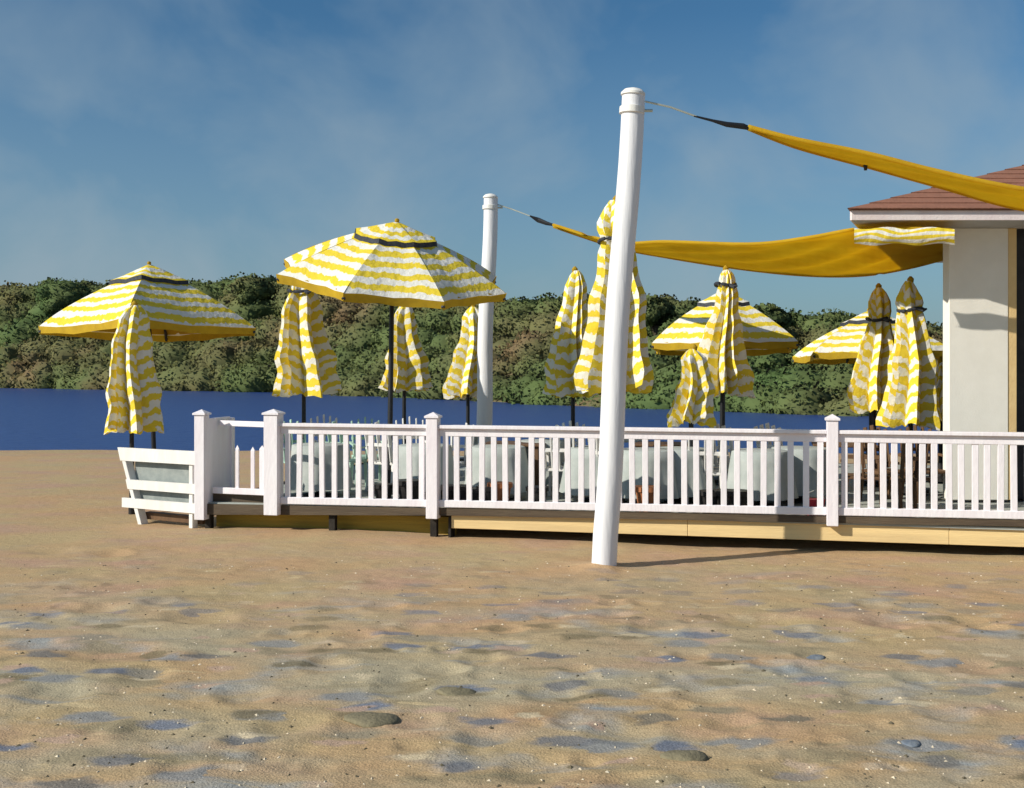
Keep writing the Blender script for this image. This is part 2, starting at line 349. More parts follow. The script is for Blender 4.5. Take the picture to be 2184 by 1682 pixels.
# far bank and wood
SH_U = [-1400, 0, 300, 600, 900, 1200, 1600, 2000, 3400]; SH_V = [808, 827, 832, 838, 850, 866, 882, 892, 905]
TOP_U = [-1400, -100, 40, 100, 140, 180, 240, 330, 480, 560, 700, 1000, 1100, 1180, 1260, 1400, 1500, 1600, 1700, 1800, 1900, 2000, 3400]
TOP_V = [640, 622, 614, 600, 590, 598, 606, 610, 594, 588, 600, 630, 640, 632, 622, 632, 650, 660, 672, 668, 684, 690, 710]
def shore(u):
    Y = (CAM_Z - WZ) * FPX / (np.interp(u, SH_U, SH_V) - HOR); return PX(u, Y), Y
OFF = [0, 3, 10, 20, 32, 60]; FR = [0, .12, .36, .60, .74, .76]
us = np.linspace(-1400, 3400, 121); hb = MB(); vs = []
for u in us:
    x, y = shore(u); dist = math.hypot(x, y); vt = np.interp(u, TOP_U, TOP_V); vsn = np.interp(u, SH_U, SH_V)
    for o_, f_ in zip(OFF, FR):
        k = 1 + o_ / dist; Yk = y * k
        zz = PZ(vsn + (vt + 14 - vsn) * f_, Yk) if o_ else WZ - .5
        vs.append((x * k, Yk, zz if f_ < .76 else zz - 2))
fs = [(i * 6 + j, (i + 1) * 6 + j, (i + 1) * 6 + j + 1, i * 6 + j + 1) for i in range(70) for j in range(5)]
hb.add(vs, fs)
BANK = mat('bank_earth', (.17, .11, .065), .95, (.11, .115, .05), .12, .5, 3)
tag(hb.build('far_bank', BANK, smooth=True), kind='structure')

LEAF = bpy.data.materials.new('wood_foliage'); LEAF.use_nodes = True
n = LEAF.node_tree.nodes; l = LEAF.node_tree.links; b = n['Principled BSDF']; b.inputs['Roughness'].default_value = .8; b.inputs['Specular IOR Level'].default_value = .1
g = n.new('ShaderNodeNewGeometry'); z = n.new('ShaderNodeTexNoise'); z.inputs['Scale'].default_value = .040; z.inputs['Detail'].default_value = 4
l.new(g.outputs['Position'], z.inputs['Vector'])
r = n.new('ShaderNodeValToRGB'); e = r.color_ramp.elements
e[0].position = .34; e[0].color = (.088, .150, .055, 1); e[1].position = .66; e[1].color = (.190, .140, .080, 1)
q = e.new(.50); q.color = (.120, .152, .062, 1); q = e.new(.60); q.color = (.150, .145, .070, 1)
l.new(z.outputs[0], r.inputs[0])
z2 = n.new('ShaderNodeTexNoise'); z2.inputs['Scale'].default_value = .6; z2.inputs['Detail'].default_value = 2; l.new(g.outputs['Position'], z2.inputs['Vector'])
rm = n.new('ShaderNodeMix'); rm.data_type = 'RGBA'; rm.blend_type = 'MULTIPLY'; rm.inputs[0].default_value = .8
r2 = n.new('ShaderNodeValToRGB'); r2.color_ramp.elements[0].color = (.8, .8, .8, 1); r2.color_ramp.elements[1].color = (1.2, 1.15, 1.05, 1); r2.color_ramp.elements[0].position = .3; r2.color_ramp.elements[1].position = .7
l.new(z2.outputs[0], r2.inputs[0]); l.new(r.outputs[0], rm.inputs[6]); l.new(r2.outputs[0], rm.inputs[7]); l.new(rm.outputs[2], b.inputs['Base Color'])
ts = n.new('ShaderNodeBsdfTranslucent'); l.new(rm.outputs[2], ts.inputs[0]); ms = n.new('ShaderNodeMixShader'); ms.inputs[0].default_value = .18
l.new(b.outputs[0], ms.inputs[1]); l.new(ts.outputs[0], ms.inputs[2]); l.new(ms.outputs[0], n['Material Output'].inputs[0])
an_ = n.new('ShaderNodeAttribute'); an_.attribute_name = 'crown_normal'; vt_ = n.new('ShaderNodeVectorMath'); vt_.operation = 'NORMALIZE'
l.new(an_.outputs['Vector'], vt_.inputs[0]); l.new(vt_.outputs[0], b.inputs['Normal'])
BARK = mat('bark', (.07, .05, .035), .9, (.04, .03, .02), 3, .5, 8)

rg = np.random.RandomState(11)
def leaf_quads(cx, cy, cz, rx, rz, N, size):
    def lumpf(d): return 1 + .20 * np.sin(d[:, 0] * 4 + cx) * np.cos(d[:, 2] * 5 + cy) + .12 * np.sin(d[:, 1] * 9 + cz)
    d = rg.normal(size=(N, 3)); d /= np.linalg.norm(d, axis=1)[:, None]
    rr = (.80 + .22 * rg.rand(N)) * lumpf(d)
    c = np.stack([cx + d[:, 0] * rx * rr, cy + d[:, 1] * rx * rr, cz + d[:, 2] * rz * rr], -1)
    a = rg.normal(size=(N, 3)); a /= np.linalg.norm(a, axis=1)[:, None]
    b_ = np.cross(a, rg.normal(size=(N, 3))); b_ /= np.linalg.norm(b_, axis=1)[:, None]
    s = size * (.6 + .8 * rg.rand(N))[:, None]
    q = np.stack([c - a * s - b_ * s * .6, c + a * s - b_ * s * .6, c + a * s * .7 + b_ * s, c - a * s * .7 + b_ * s], 1)
    nn = np.repeat((d + .20 * rg.normal(size=(N, 3)))[:, None], 4, 1)
    nk, nl = 12, 7; th = np.linspace(.02, math.pi - .02, nl + 1); ph = np.linspace(0, 2 * math.pi, nk + 1)     # leafy heart of the crown
    g = np.array([[(math.sin(t_) * math.cos(p_), math.sin(t_) * math.sin(p_), math.cos(t_)) for p_ in ph] for t_ in th])
    lu = .86 * lumpf(g.reshape(-1, 3)).reshape(nl + 1, nk + 1)
    pt = np.stack([cx + g[..., 0] * rx * lu, cy + g[..., 1] * rx * lu, cz + g[..., 2] * rz * lu], -1)
    def qd(A_): return np.stack([A_[:-1, :-1], A_[1:, :-1], A_[1:, 1:], A_[:-1, 1:]], 2).reshape(-1, 4, 3)
    return np.concatenate([q, qd(pt)]), np.concatenate([nn, qd(g)])
def quads_mesh(name, parts, m):
    Q = np.concatenate([p[0] for p in parts]); NN = np.concatenate([p[1] for p in parts])
    V = Q.reshape(-1, 3); F = np.arange(len(V)).reshape(-1, 4)
    me = bpy.data.meshes.new(name); me.from_pydata(V, [], F.tolist()); me.materials.append(m)
    at = me.attributes.new('crown_normal', 'FLOAT_VECTOR', 'POINT'); at.data.foreach_set('vector', NN.reshape(-1).astype(np.float32)); return me
Q = []
for row, (fr, nn) in enumerate([(.14, 70), (.34, 62), (.54, 58), (.74, 56), (.88, 70)]):
    for k in range(nn):
        u = -250 + 2600 * (k + rg.uniform(-.3, .3)) / nn
        x, y = shore(u); dist = math.hypot(x, y); off = [4, 10, 17, 25, 32][row] + rg.uniform(-2, 2); kk = 1 + off / dist
        vt = np.interp(u, TOP_U, TOP_V); vsn = np.interp(u, SH_U, SH_V); Yk = y * kk
        top = PZ(vsn + (vt - vsn) * (fr + .12) + rg.uniform(-4, 4), Yk); rx = (3.2 + 1.8 * rg.rand()) * (dist / 140) ** .7; rz = rx * .7
        Q.append(leaf_quads(x * kk, Yk, top - rz, rx, rz, 1000, .17 * (dist / 140) ** .6))
tag(link('far_wood', quads_mesh('far_wood', Q, LEAF)), 'dense olive green and brown wood along the far bank', 'wood', kind='stuff')
def far_tree(u, vtop, r_px, off, label):
    x, y = shore(u); dist = math.hypot(x, y); kk = 1 + off / dist; Yk = y * kk; X = x * kk
    top = PZ(vtop, Yk); rx = r_px / FPX * Yk; rz = rx * .75; base = top - 2 * rz - 4
    root = empty('deciduous_tree', (X, Yk, base)); tag(root, label, 'tree', 'trees standing out on the far skyline')
    MB().tube([(0, 0, 0), (.15, 0, 2.4), (.1, .1, 4.5 + rz)], [.4, .3, .12], 8).tube([(.12, 0, 3.4), (rx * .5, .2, 4.3 + rz)], [.18, .05], 6).tube([(.12, 0, 3.2), (-rx * .5, -.3, 4.2 + rz)], [.18, .05], 6).build('trunk', BARK, root)
    qs = [leaf_quads(0, 0, 4 + rz, rx * .8, rz * .9, 1100, .17)]
    for k in range(7):
        a = k * .9; qs.append(leaf_quads(math.cos(a) * rx * .55, math.sin(a) * rx * .4, 4 + rz * (1 + .35 * math.sin(k * 2.1)), rx * .45, rz * .45, 300, .16))
    link('crown', quads_mesh('crown', qs, LEAF), root)
far_tree(140, 592, 62, 22, 'broad rounded tree on the far skyline left of the open umbrella')
far_tree(540, 588, 50, 22, 'rounded skyline tree showing between the two open umbrellas on the left')
far_tree(1395, 630, 45, 18, 'green skyline tree just right of the tall near white pole')
far_tree(1640, 648, 48, 16, 'low bushy skyline tree right of the closed umbrellas, under the sail')

# ------------------------------------------------------------------ deck (local x along the front edge, y inwards)
A = Vector((-4.19, 15.06, 0)); B = Vector((5.92, 12.70, 0)); D = (B - A).normalized(); DA = math.atan2(D.y, D.x); LEN = 13.6
def s_of(u, inset=0):
    k = (u - 1092) / FPX; ax = A.x - D.y * inset; ay = A.y + D.x * inset
    return (k * ay - ax) / (D.x - k * D.y)
def zb(s): return .375 + (.475 - .375) * s / 10.4         # underside of the bottom rail falls a little to the left
DECK_Z = .44; DEPTH = 8.2
deck = empty('deck', A, DA); tag(deck, 'long low timber deck carrying the white railing and the umbrellas', 'deck')
bm = MB().box(0, LEN, 0, .138, -.034, 0, .004); bme = None
k = 0; y = .02
while y < DEPTH:
    if bme is None:
        o = bm.build('board', DECKW, deck, loc=(0, y, DECK_Z - .07)); bme = o.data
    else: o = link('board', bme, deck, (random.uniform(-.01, .01), y, DECK_Z - .07 + random.uniform(-.002, .002)))
    y += .1465
sE = s_of(585); sC = s_of(960)
fz = [(0, .205, .352), (sC, .300, .392), (10.4, .388, .462), (LEN, .42, .49)]
m_ = MB(); vs = [(s, y_, z_) for s, z0, z1 in fz for y_, z_ in ((-.012, z0), (-.012, z1), (.04, z1), (.04, z0))]
m_.add(vs, [(4 * i + a_, 4 * i + (a_ + 1) % 4, 4 * i + 4 + (a_ + 1) % 4, 4 * i + 4 + a_) for i in range(3) for a_ in range(4)] + [(0, 1, 2, 3), (15, 14, 13, 12)]); m_.build('fascia', FASCIA, deck)
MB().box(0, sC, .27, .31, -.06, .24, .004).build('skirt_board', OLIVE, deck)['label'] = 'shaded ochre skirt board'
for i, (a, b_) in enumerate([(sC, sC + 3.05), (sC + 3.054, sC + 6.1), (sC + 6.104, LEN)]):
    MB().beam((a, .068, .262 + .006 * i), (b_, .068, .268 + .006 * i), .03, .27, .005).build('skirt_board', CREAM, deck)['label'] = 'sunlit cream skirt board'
MB().box(sC - .04, sC - .004, .05, .24, -.05, .27, .003).build('skirt_end', DARKW, deck)
for u in (440, 705, 922):
    s = s_of(u); MB().box(s - .045, s + .045, .045, .13, -.12, .26, .004).build('support_post', DARKW, deck)
for s in (3.4, 6.3, 9.4, 12.6):
    for yy in (3.0, 7.6): MB().box(s - .06, s + .06, yy - .06, yy + .06, -.2, .34, .004).build('support_post', DARKW, deck)
MB().box(.0, LEN, DEPTH - .02, DEPTH + .03, .1, .375, .004).build('fascia', FASCIA, deck)
MB().box(-.045, -.002, .0, DEPTH, .16, .395, .004).build('fascia', FASCIA, deck)

# railing
rail = empty('deck_railing', A, DA); tag(rail, 'long white picket railing along the front of the deck', 'railing')
def post(s, top, bot, wd=.125, cap=True, parent=rail, dep=None):
    dep = dep or wd
    o = MB().box(s - wd / 2, s + wd / 2, -dep / 2 - .02, dep / 2 - .02, bot, top, .006).build('post', RAILW, parent)
    if cap:
        h = wd / 2 + .018; hd = dep / 2 + .018
        c = MB(); z0 = top + .003
        c.add([(s - h, -hd - .02, z0), (s + h, -hd - .02, z0), (s + h, hd - .02, z0), (s - h, hd - .02, z0), (s - h, -hd - .02, z0 + .025), (s + h, -hd - .02, z0 + .025), (s + h, hd - .02, z0 + .025), (s - h, hd - .02, z0 + .025), (s, -.02, z0 + .075)],
              [(3, 2, 1, 0), (0, 1, 5, 4), (1, 2, 6, 5), (2, 3, 7, 6), (3, 0, 4, 7), (4, 5, 8), (5, 6, 8), (6, 7, 8), (7, 4, 8)])
        c.build('post_cap', RAILW, o)
    return o
S440, S585, S925, S1775 = s_of(432), s_of(585), s_of(925), s_of(1775)
post(S585, 1.585, .24, .20); post(S925, 1.565, .26, .155); post(S1775, 1.59, .33, .135)
post(S440, 1.57, .14, .15); post(LEN - .1, 1.6, .3, .15)
MB().box(S440 + .045, S440 + .073, .05, .66, .20, 1.52, .004).build('return_panel', RAILW, rail)
post(S440 + .05, 1.50, .2, .10, False).location = (0, .72, 0)
bal_me = {}
def baluster(s, z0, z1, wd=.072):
    key = round(z1 - z0, 2)
    if key not in bal_me:
        o = MB().box(-wd / 2, wd / 2, -.016, .016, 0, z1 - z0, .004).build('baluster', RAILW, rail, loc=(s, 0, z0)); bal_me[key] = o.data
    else: o = link('baluster', bal_me[key], rail, (s, 0, z0))
    o.rotation_euler = (random.uniform(-.006, .006), random.uniform(-.009, .009), random.uniform(-.05, .05)); return o
for (a, b_, wdp, nb) in [(S585 + .10, S925 - .078, 0, 12), (S925 + .078, S1775 - .068, 0, 30), (S1775 + .068, LEN - .18, 0, 35)]:
    MB().beam((a, -.005, 1.452), (b_, -.005, 1.452), .135, .045, .006).build('top_rail', RAILW, rail)
    MB().beam((a, 0, 1.378), (b_, 0, 1.378), .045, .095, .005).build('under_rail', RAILW, rail)
    MB().beam((a, 0, zb(a) + .045), (b_, 0, zb(b_) + .045), .06, .092, .006).build('bottom_rail', RAILW, rail)
    for i in range(nb):
        s = a + (b_ - a) * (i + .5) / nb + random.uniform(-.012, .012); baluster(s, zb(s) + .088, 1.335)

# gate between the two left posts
gate = empty('picket_gate', A, DA); tag(gate, 'low picket gate under a thin top rail at the left end of the railing', 'gate')
a, b_ = S440 + .11, S585 - .103
MB().beam((a, .30, 1.445), (b_, .06, 1.445), .05, .075, .005).build('top_rail', RAILW, gate)
MB().beam((a, .10, .53), (b_, .02, .53), .04, .085, .005).build('bottom_rail', RAILW, gate)
for u, top, wd in ((500, 1.16, .05), (533, 1.14, .055), (553, 1.16, .075)):
    s = s_of(u); MB().box(s - wd / 2, s + wd / 2, .075, .10, .50, top - .05, .003).add([(s - wd / 2, .078, top - .05), (s + wd / 2, .078, top - .05), (s + wd / 2, .097, top - .05), (s - wd / 2, .097, top - .05), (s, .0875, top)], [(0, 1, 4), (1, 2, 4), (2, 3, 4), (3, 0, 4)]).build('picket', RAILW, gate)
MB().box(a - .03, b_, .14, .17, .36, .485, .004).build('riser', FASCIA, gate)

# low slatted ramp fence on the left
Lp = Vector((PX(290, 15.7), 15.7, 0)); Rp = Vector((A.x + D.x * S440 - .09, A.y + D.y * S440 + .05, 0)); fd = (Rp - Lp); FL = fd.length
fence = empty('slatted_ramp_fence', Lp, math.atan2(fd.y, fd.x)); tag(fence, 'low white fence of three wide planks with a leaning end post', 'fence')
def lean(z): return -.30 * z
for (z0, z1, ex, up) in ((.88, 1.067, .03, 0), (.479, .613, .0, 0), (.212, .346, .05, .06)):
    xa, xb_ = lean((z0 + z1) / 2) - ex, FL; m_ = MB()
    if up: xa = -.26
    m_.add([(lean(z1) - ex if not up else xa, -.025, z1), (lean(z0) - ex if not up else xa, -.025, z0), (xb_, -.025, z0), (xb_, -.025, z1), (lean(z1) - ex if not up else xa, .02, z1), (lean(z0) - ex if not up else xa, .02, z0), (xb_, .02, z0), (xb_, .02, z1)],
           [(0, 1, 2, 3), (7, 6, 5, 4), (0, 3, 7, 4), (1, 5, 6, 2), (0, 4, 5, 1), (3, 2, 6, 7)]); m_.build('plank', WHITE, fence)
MB().beam((lean(1.02) + .02, .05, 1.02), (lean(-.1) + .09, .05, -.1), .07, .13, .006, (0, 1, 0)).build('end_post', WHITE, fence)
MB().beam((FL - .12, .05, 1.04), (FL - .12, .05, -.1), .07, .10, .006, (0, 1, 0)).build('end_post', WHITE, fence)
MB().box(-.13, FL - .19, .10, .12, .20, .93, .004).build('back_panel', PANELG, fence)['label'] = 'grey panel behind the planks'
MB().box(.02, FL - .03, .13, .25, .04, .14, .004).build('ramp_edge', BROWNW, fence)

# ------------------------------------------------------------------ white masts
def mast(base, top, r0, r1, label):
    root = empty('sail_mast', base); t = Vector(top) - Vector(base); tag(root, label, 'pole', 'masts that carry the shade sails')
    n_ = 14; pts = []
    for i in range(n_ + 1):
        f = i / n_; pts.append(t * f + Vector((.018 * math.sin(f * 9), .01 * math.cos(f * 7), 0)) - Vector((0, 0, .35 if i == 0 else 0)))
    o = MB().tube(pts, [r0 + (r1 - r0) * i / n_ for i in range(n_ + 1)], 28).build('shaft', POLEW, root); smooth_mod(o)
    d = t.normalized()
    o = MB().tube([t - d * .21, t - d * .20, t - d * .13, t - d * .12], [r1 * .9, r1 * 1.10, r1 * 1.10, r1 * .9], 24).build('collar', WHITE, root); smooth_mod(o)
    o = MB().tube([t, t + d * .005, t + d * .03, t + d * .065, t + d * .085], [r1 * 1.0, r1 * 1.06, r1 * 1.06, r1 * .8, r1 * .3], 24).build('cap', WHITE, root); smooth_mod(o)
    o = MB().tube([t - d * .165 + Vector((r1 * .9, 0, 0)), t - d * .165 + Vector((r1 + .10, 0, 0))], .018, 8).build('eye_bolt', STEEL, root)
    return root
mast(P(1285, 1213, 12.17), P(1350, 205, 12.2), .140, .128, 'tall leaning white mast planted in the sand in front of the railing')
mast(Vector((PX(1028, 20), 20, .37)), P(1046, 424, 20.0), .148, .128, 'smaller far white mast rising beside the large open umbrella')

# ------------------------------------------------------------------ umbrellas
def open_umbrella(u, Y, v_apex, v_rim, half_px, nside, rot, tilt_x, tilt_y, pole_u, base_z, label, nrow=9):
    hub = P(u, v_apex, Y); zr = PZ(v_rim, Y); H = hub.z - zr; Rr = half_px / FPX * Y
    bx = PX(pole_u, Y); root = empty('open_umbrella', (bx, Y, base_z)); tag(root, label, 'umbrella', 'open striped umbrellas')
    o0 = Vector((bx, Y, base_z)); T = Matrix.Rotation(tilt_y, 3, 'Y') @ Matrix.Rotation(tilt_x, 3, 'X'); top = hub - o0
    def W(p): return top + T @ Vector(p)
    def prof(f): return -H * f + .06 * H * math.sin(math.pi * f) - .06 * H * f ** 8     # slightly domed
    def rim(a, f):                                    # radius of the polygon at angle a, ribs straight, edge sagging inwards a little
        return Rr * f
    def surf(i, t, f):
        a0 = rot + 2 * math.pi * i / nside; a1 = rot + 2 * math.pi * (i + 1) / nside
        p0 = Vector((math.cos(a0), math.sin(a0), 0)); p1 = Vector((math.cos(a1), math.sin(a1), 0)); p = p0.lerp(p1, t) * Rr * f
        sag = 4 * t * (1 - t); p *= (1 - .085 * sag * f * f)
        p.z = prof(f) - .05 * sag * f * (1 - .3 * f) + .012 * math.sin(13 * t + 5 * f + i)
        return p
    f0 = .30; ncol = 6
    for i in range(nside):
        vs, fs, uv = [], [], []
        for r_ in range(nrow + 1):
            f = f0 + (1 - f0) * r_ / nrow
            for c_ in range(ncol + 1):
                t_ = c_ / ncol; vs.append(W(surf(i, t_, f))); uv.append((t_, f * Rr))
        nr = nrow; vv_ = []
        for dz_ in (0, .5, 1):                        # hanging valance, coloured like the shaded canopy underside
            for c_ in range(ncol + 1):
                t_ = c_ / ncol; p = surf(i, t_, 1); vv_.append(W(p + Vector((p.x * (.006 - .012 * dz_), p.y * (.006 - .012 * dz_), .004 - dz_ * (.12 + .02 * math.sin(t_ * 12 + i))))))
        MB().add(vv_, [(a_ * (ncol + 1) + c_, a_ * (ncol + 1) + c_ + 1, (a_ + 1) * (ncol + 1) + c_ + 1, (a_ + 1) * (ncol + 1) + c_) for a_ in range(2) for c_ in range(ncol)]).build('valance', VAL_SHADE, root, smooth=True)
        for r_ in range(nr):
            for c_ in range(ncol):
                a_ = r_ * (ncol + 1) + c_; fs.append((a_, a_ + 1, a_ + ncol + 2, a_ + ncol + 1))
        o = MB().add(vs, fs, uv).build('canopy_panel', STRIPE, root, smooth=True)
        # lining, 12 mm below
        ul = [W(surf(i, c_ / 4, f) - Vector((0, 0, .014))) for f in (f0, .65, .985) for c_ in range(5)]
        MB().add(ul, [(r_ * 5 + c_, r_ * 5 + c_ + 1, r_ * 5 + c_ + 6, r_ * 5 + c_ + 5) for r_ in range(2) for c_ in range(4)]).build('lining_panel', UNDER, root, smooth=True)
    vs, fs, uv = [], [], []; f1 = .36; n4 = nside * 4       # vent cap; its charcoal band paints in the dark vent gap
    vs.append(W((0, 0, .05))); uv.append((0, 0))
    for r_ in range(1, 4):
        f = f1 * r_ / 3
        for k in range(n4):
            p = surf(k // 4, (k % 4) / 4, f); p.z += .05 + .02 * (r_ == 3); vs.append(W(p)); uv.append((k / n4, f * Rr))
    for k in range(n4): fs.append((0, 1 + k, 1 + (k + 1) % n4))
    for r_ in range(2):
        for k in range(n4): fs.append((1 + r_ * n4 + k, 1 + (r_ + 1) * n4 + k, 1 + (r_ + 1) * n4 + (k + 1) % n4, 1 + r_ * n4 + (k + 1) % n4))
    MB().add(vs, fs, uv).build('vent_cap', STRIPE, root, smooth=True)
    vs, fs = [], []
    for k in range(n4):
        p = surf(k // 4, (k % 4) / 4, f1); pz = Vector((p.x * 1.012, p.y * 1.012, p.z + .068)); q = Vector((p.x * 1.03, p.y * 1.03, p.z + .0)); vs += [W(pz), W(q)]
    for k in range(n4): j = (k + 1) % n4; fs.append((2 * k, 2 * k + 1, 2 * j + 1, 2 * j))
    MB().add(vs, fs).build('vent_gap_band', NAVY, root)  # dark strip in place of the shaded gap under the cap
    ph = Vector((0, 0, 0))
    low = top + T @ Vector((0, 0, -H * .95))
    m_ = MB().tube([(0, 0, 0), (low.x * .8, low.y * .8, low.z - .3), low, W((0, 0, -.02))], [.040, .036, .034, .03], 12); o = m_.build('pole', BLACK, root); smooth_mod(o)
    MB().tube([W((0, 0, .04)), W((0, 0, .06)), W((0, 0, .085)), W((0, 0, .095))], [.03, .035, .03, .012], 10).build('finial', UNDER, root)
    MB().tube([W((0, 0, -H * .72)), W((0, 0, -H * .72 - .10))], .06, 10).build('runner', BLACK, root)
    for i in range(nside):
        a = rot + 2 * math.pi * i / nside; c = Vector((math.cos(a), math.sin(a), 0))
        def rp(f): return W(c * Rr * f + Vector((0, 0, prof(f) - .035)))
        rb = MB().tube([rp(.03), rp(.5), rp(.97)], .013, 6).build('rib', BLACK, root)
        MB().tube([W(Vector((0, 0, -H * .76))), rp(.55)], .010, 6).build('strut', BLACK, rb)
        tipa = W(c * Rr * .90 + Vector((0, 0, prof(.90) - .05))); tipb = W(c * Rr * .995 + Vector((0, 0, prof(.995) - .10)))
        MB().tube([tipa, tipb], [.022, .028], 8).build('rib_pocket', NAVY, rb)
    if base_z > .1: MB().tube([(0, 0, 0), (0, 0, .05), (0, 0, .07), (0, 0, .30)], [.30, .30, .07, .06], 20).build('base', POTB, root)
    else: MB().tube([(0, 0, -.15), (0, 0, .25)], .055, 12).build('ground_sleeve', POTB, root)
    return root
OU = [
 (318, 18.5, 570, 692, 222, 4, R(-82), R(-3), R(-.5), 332, .0, 'wide open yellow striped umbrella at the far left, above the leaning fence'),
 (846, 16.3, 480, 584, 256, 8, R(-104), R(14), R(6.5), 830, DECK_Z - .03, 'largest open yellow striped umbrella, tilted over the railing'),
 (1542, 21.0, 624, 730, 170, 6, R(-100), R(-3), R(0), 1542, DECK_Z - .03, 'open umbrella behind the closed one under the lower sail'),
 (1853, 22.2, 668, 750, 166, 6, R(-90), R(-3), R(-1), 1858, DECK_Z - .03, 'farthest open umbrella, mostly hidden behind two closed ones near the pillar')]
for a in OU: open_umbrella(*a)

def closed_umbrella(u, Y, v_top, v_bot, hw_top, hw_bot, v_tie, base_z, label, seed, lean_px=0, ragged=.5):
    rs = np.random.RandomState(seed); top = P(u + lean_px, v_top, Y); zbt = PZ(v_bot, Y); bx = PX(u, Y)
    root = empty('closed_umbrella', (bx, Y, base_z)); tag(root, label, 'umbrella', 'folded striped umbrellas')
    Hh = top.z - zbt; rt = hw_top / FPX * Y; rbm = hw_bot / FPX * Y; dx = top.x - bx
    nf = 9; seg = nf * 8; rows = 26; ph = rs.rand() * 6; tie = (v_tie - v_top) / (v_bot - v_top) if v_tie else None
    vs, fs, uv = [], [], []; foldr = 1 + .10 * rs.normal(size=nf); hem = rs.uniform(-.10, .06, nf) * ragged * 2
    for r_ in range(rows + 1):
        f = r_ / rows
        rad = np.interp(f, [0, .03, .12, .35, .6, .85, .95, 1], [.25 * rt, .5 * rt, .86 * rt, rt * 1.0, rt * .5 + rbm * .5, rbm * .94, rbm * 1.0, rbm * 1.03])
        if tie: rad *= 1 - .20 * math.exp(-((f - tie) / .035) ** 2)
        rad *= 1 + .05 * math.sin(f * 17 + ph) + .035 * math.sin(f * 31 + 2 * ph)
        amp = np.interp(f, [0, .1, .4, 1], [.10, .20, .38, .46]); tw = .12 * f + .06 * math.sin(f * 5 + ph)
        for k in range(seg):
            t_ = k / seg; a = 2 * math.pi * (t_ + .035 * math.sin(2 * math.pi * t_ * 2 + seed) + .02 * math.sin(2 * math.pi * t_ * 3 + ph)) + tw; q = (t_ * nf) % 1; fi = int(t_ * nf) % nf; fold = 1 - abs(2 * q - 1)
            rr = rad * (1 - amp + amp * 1.55 * (fold ** 1.15)) * (1 + (foldr[fi] - 1) * f * .6 * fold)
            z_ = top.z - base_z - f * Hh - hem[fi] * fold * f ** 3 + .02 * math.sin(k * 1.7 + seed) * f ** 2
            vs.append((dx * (1 - f) + rr * math.cos(a) + .03 * math.sin(f * 6 + ph), rr * math.sin(a), z_)); uv.append((t_, f * Hh + .07 * fold + .05 * math.sin(fi * 2.3 + seed)))
    for r_ in range(rows):
        for k in range(seg):
            j = (k + 1) % seg; fs.append((r_ * seg + k, r_ * seg + seg + k, r_ * seg + seg + j, r_ * seg + j))
    fs.append(tuple(range(seg)))
    o = MB().add(vs, fs, uv).build('folded_canopy', STRIPEC, root); smooth_mod(o, 50)
    MB().tube([(dx, 0, top.z - base_z - .04), (dx, 0, top.z - base_z + .03), (dx, 0, top.z - base_z + .07)], [.04, .05, .015], 10).build('finial', UNDER, root)
    o = MB().tube([(0, 0, 0), (0, 0, 1.2), (dx, 0, top.z - base_z - .05)], [.038, .034, .03], 12).build('pole', BLACK, root); smooth_mod(o)
    if tie:
        zt = top.z - base_z - tie * Hh; m_ = MB(); pts = []
        for k in range(25):
            a = 2 * math.pi * k / 24; rr = rt * (.98 if tie < .2 else 1.0) * .90; pts.append((dx * (1 - tie) + rr * math.cos(a), rr * math.sin(a), zt + .02 * math.sin(a * 2 + seed)))
        m_.tube(pts, .026, 6, False); s_ = MB()
        o = m_.build('tie_strap', NAVY, root)
        MB().tube([pts[19], Vector(pts[19]) + Vector((.06, -.05, -.03)), Vector(pts[19]) + Vector((.11, -.06, -.01))], [.03, .03, .012], 6).build('knot', NAVY, o)
    if base_z > .1: MB().tube([(0, 0, 0), (0, 0, .05), (0, 0, .07), (0, 0, .28)], [.26, .26, .065, .055], 20).build('base', POTB, root)
    else: MB().tube([(0, 0, -.15), (0, 0, .22)], .05, 12).build('ground_sleeve', POTB, root)
    return root
DZ = DECK_Z - .03
CU = [
 (281, 16.8, 652, 918, 36, 54, None, 0.0, 'folded umbrella hanging below the leftmost open umbrella', 1, 6),
 (648, 18.0, 592, 842, 36, 58, 622, DZ, 'folded umbrella with a dark tie left of the large open umbrella', 2, 0),
 (862, 19.5, 648, 834, 24, 43, None, DZ, 'narrow folded umbrella behind the pole of the large open umbrella', 3, 4),
 (998, 21.2, 655, 848, 24, 38, None, DZ, 'folded umbrella half hidden behind the far mast', 4, 12),
 (1222, 18.0, 578, 846, 26, 50, None, DZ, 'folded umbrella standing left of the tallest folded one', 5, 4),
 (1312, 15.6, 428, 836, 40, 72, 515, DZ, 'tallest folded umbrella, behind the near mast', 6, 2),
 (1540, 17.4, 576, 842, 24, 58, 608, DZ, 'folded umbrella with a dark tie in front of the open one under the sail', 7, 8),
 (1474, 15.4, 745, 905, 28, 40, None, DZ, 'short folded umbrella reaching down to the top rail', 8, 6),
 (1864, 17.2, 614, 878, 24, 46, 682, DZ, 'left one of the two folded umbrellas beside the white pillar', 9, 10),
 (1942, 16.0, 600, 908, 28, 46, 662, DZ, 'right one of the two folded umbrellas beside the white pillar', 10, 0),
 (2006, 17.6, 770, 905, 14, 26, None, DZ, 'small folded umbrella tucked against the edge of the white pillar', 12, 0)]
for a in CU: closed_umbrella(*a)

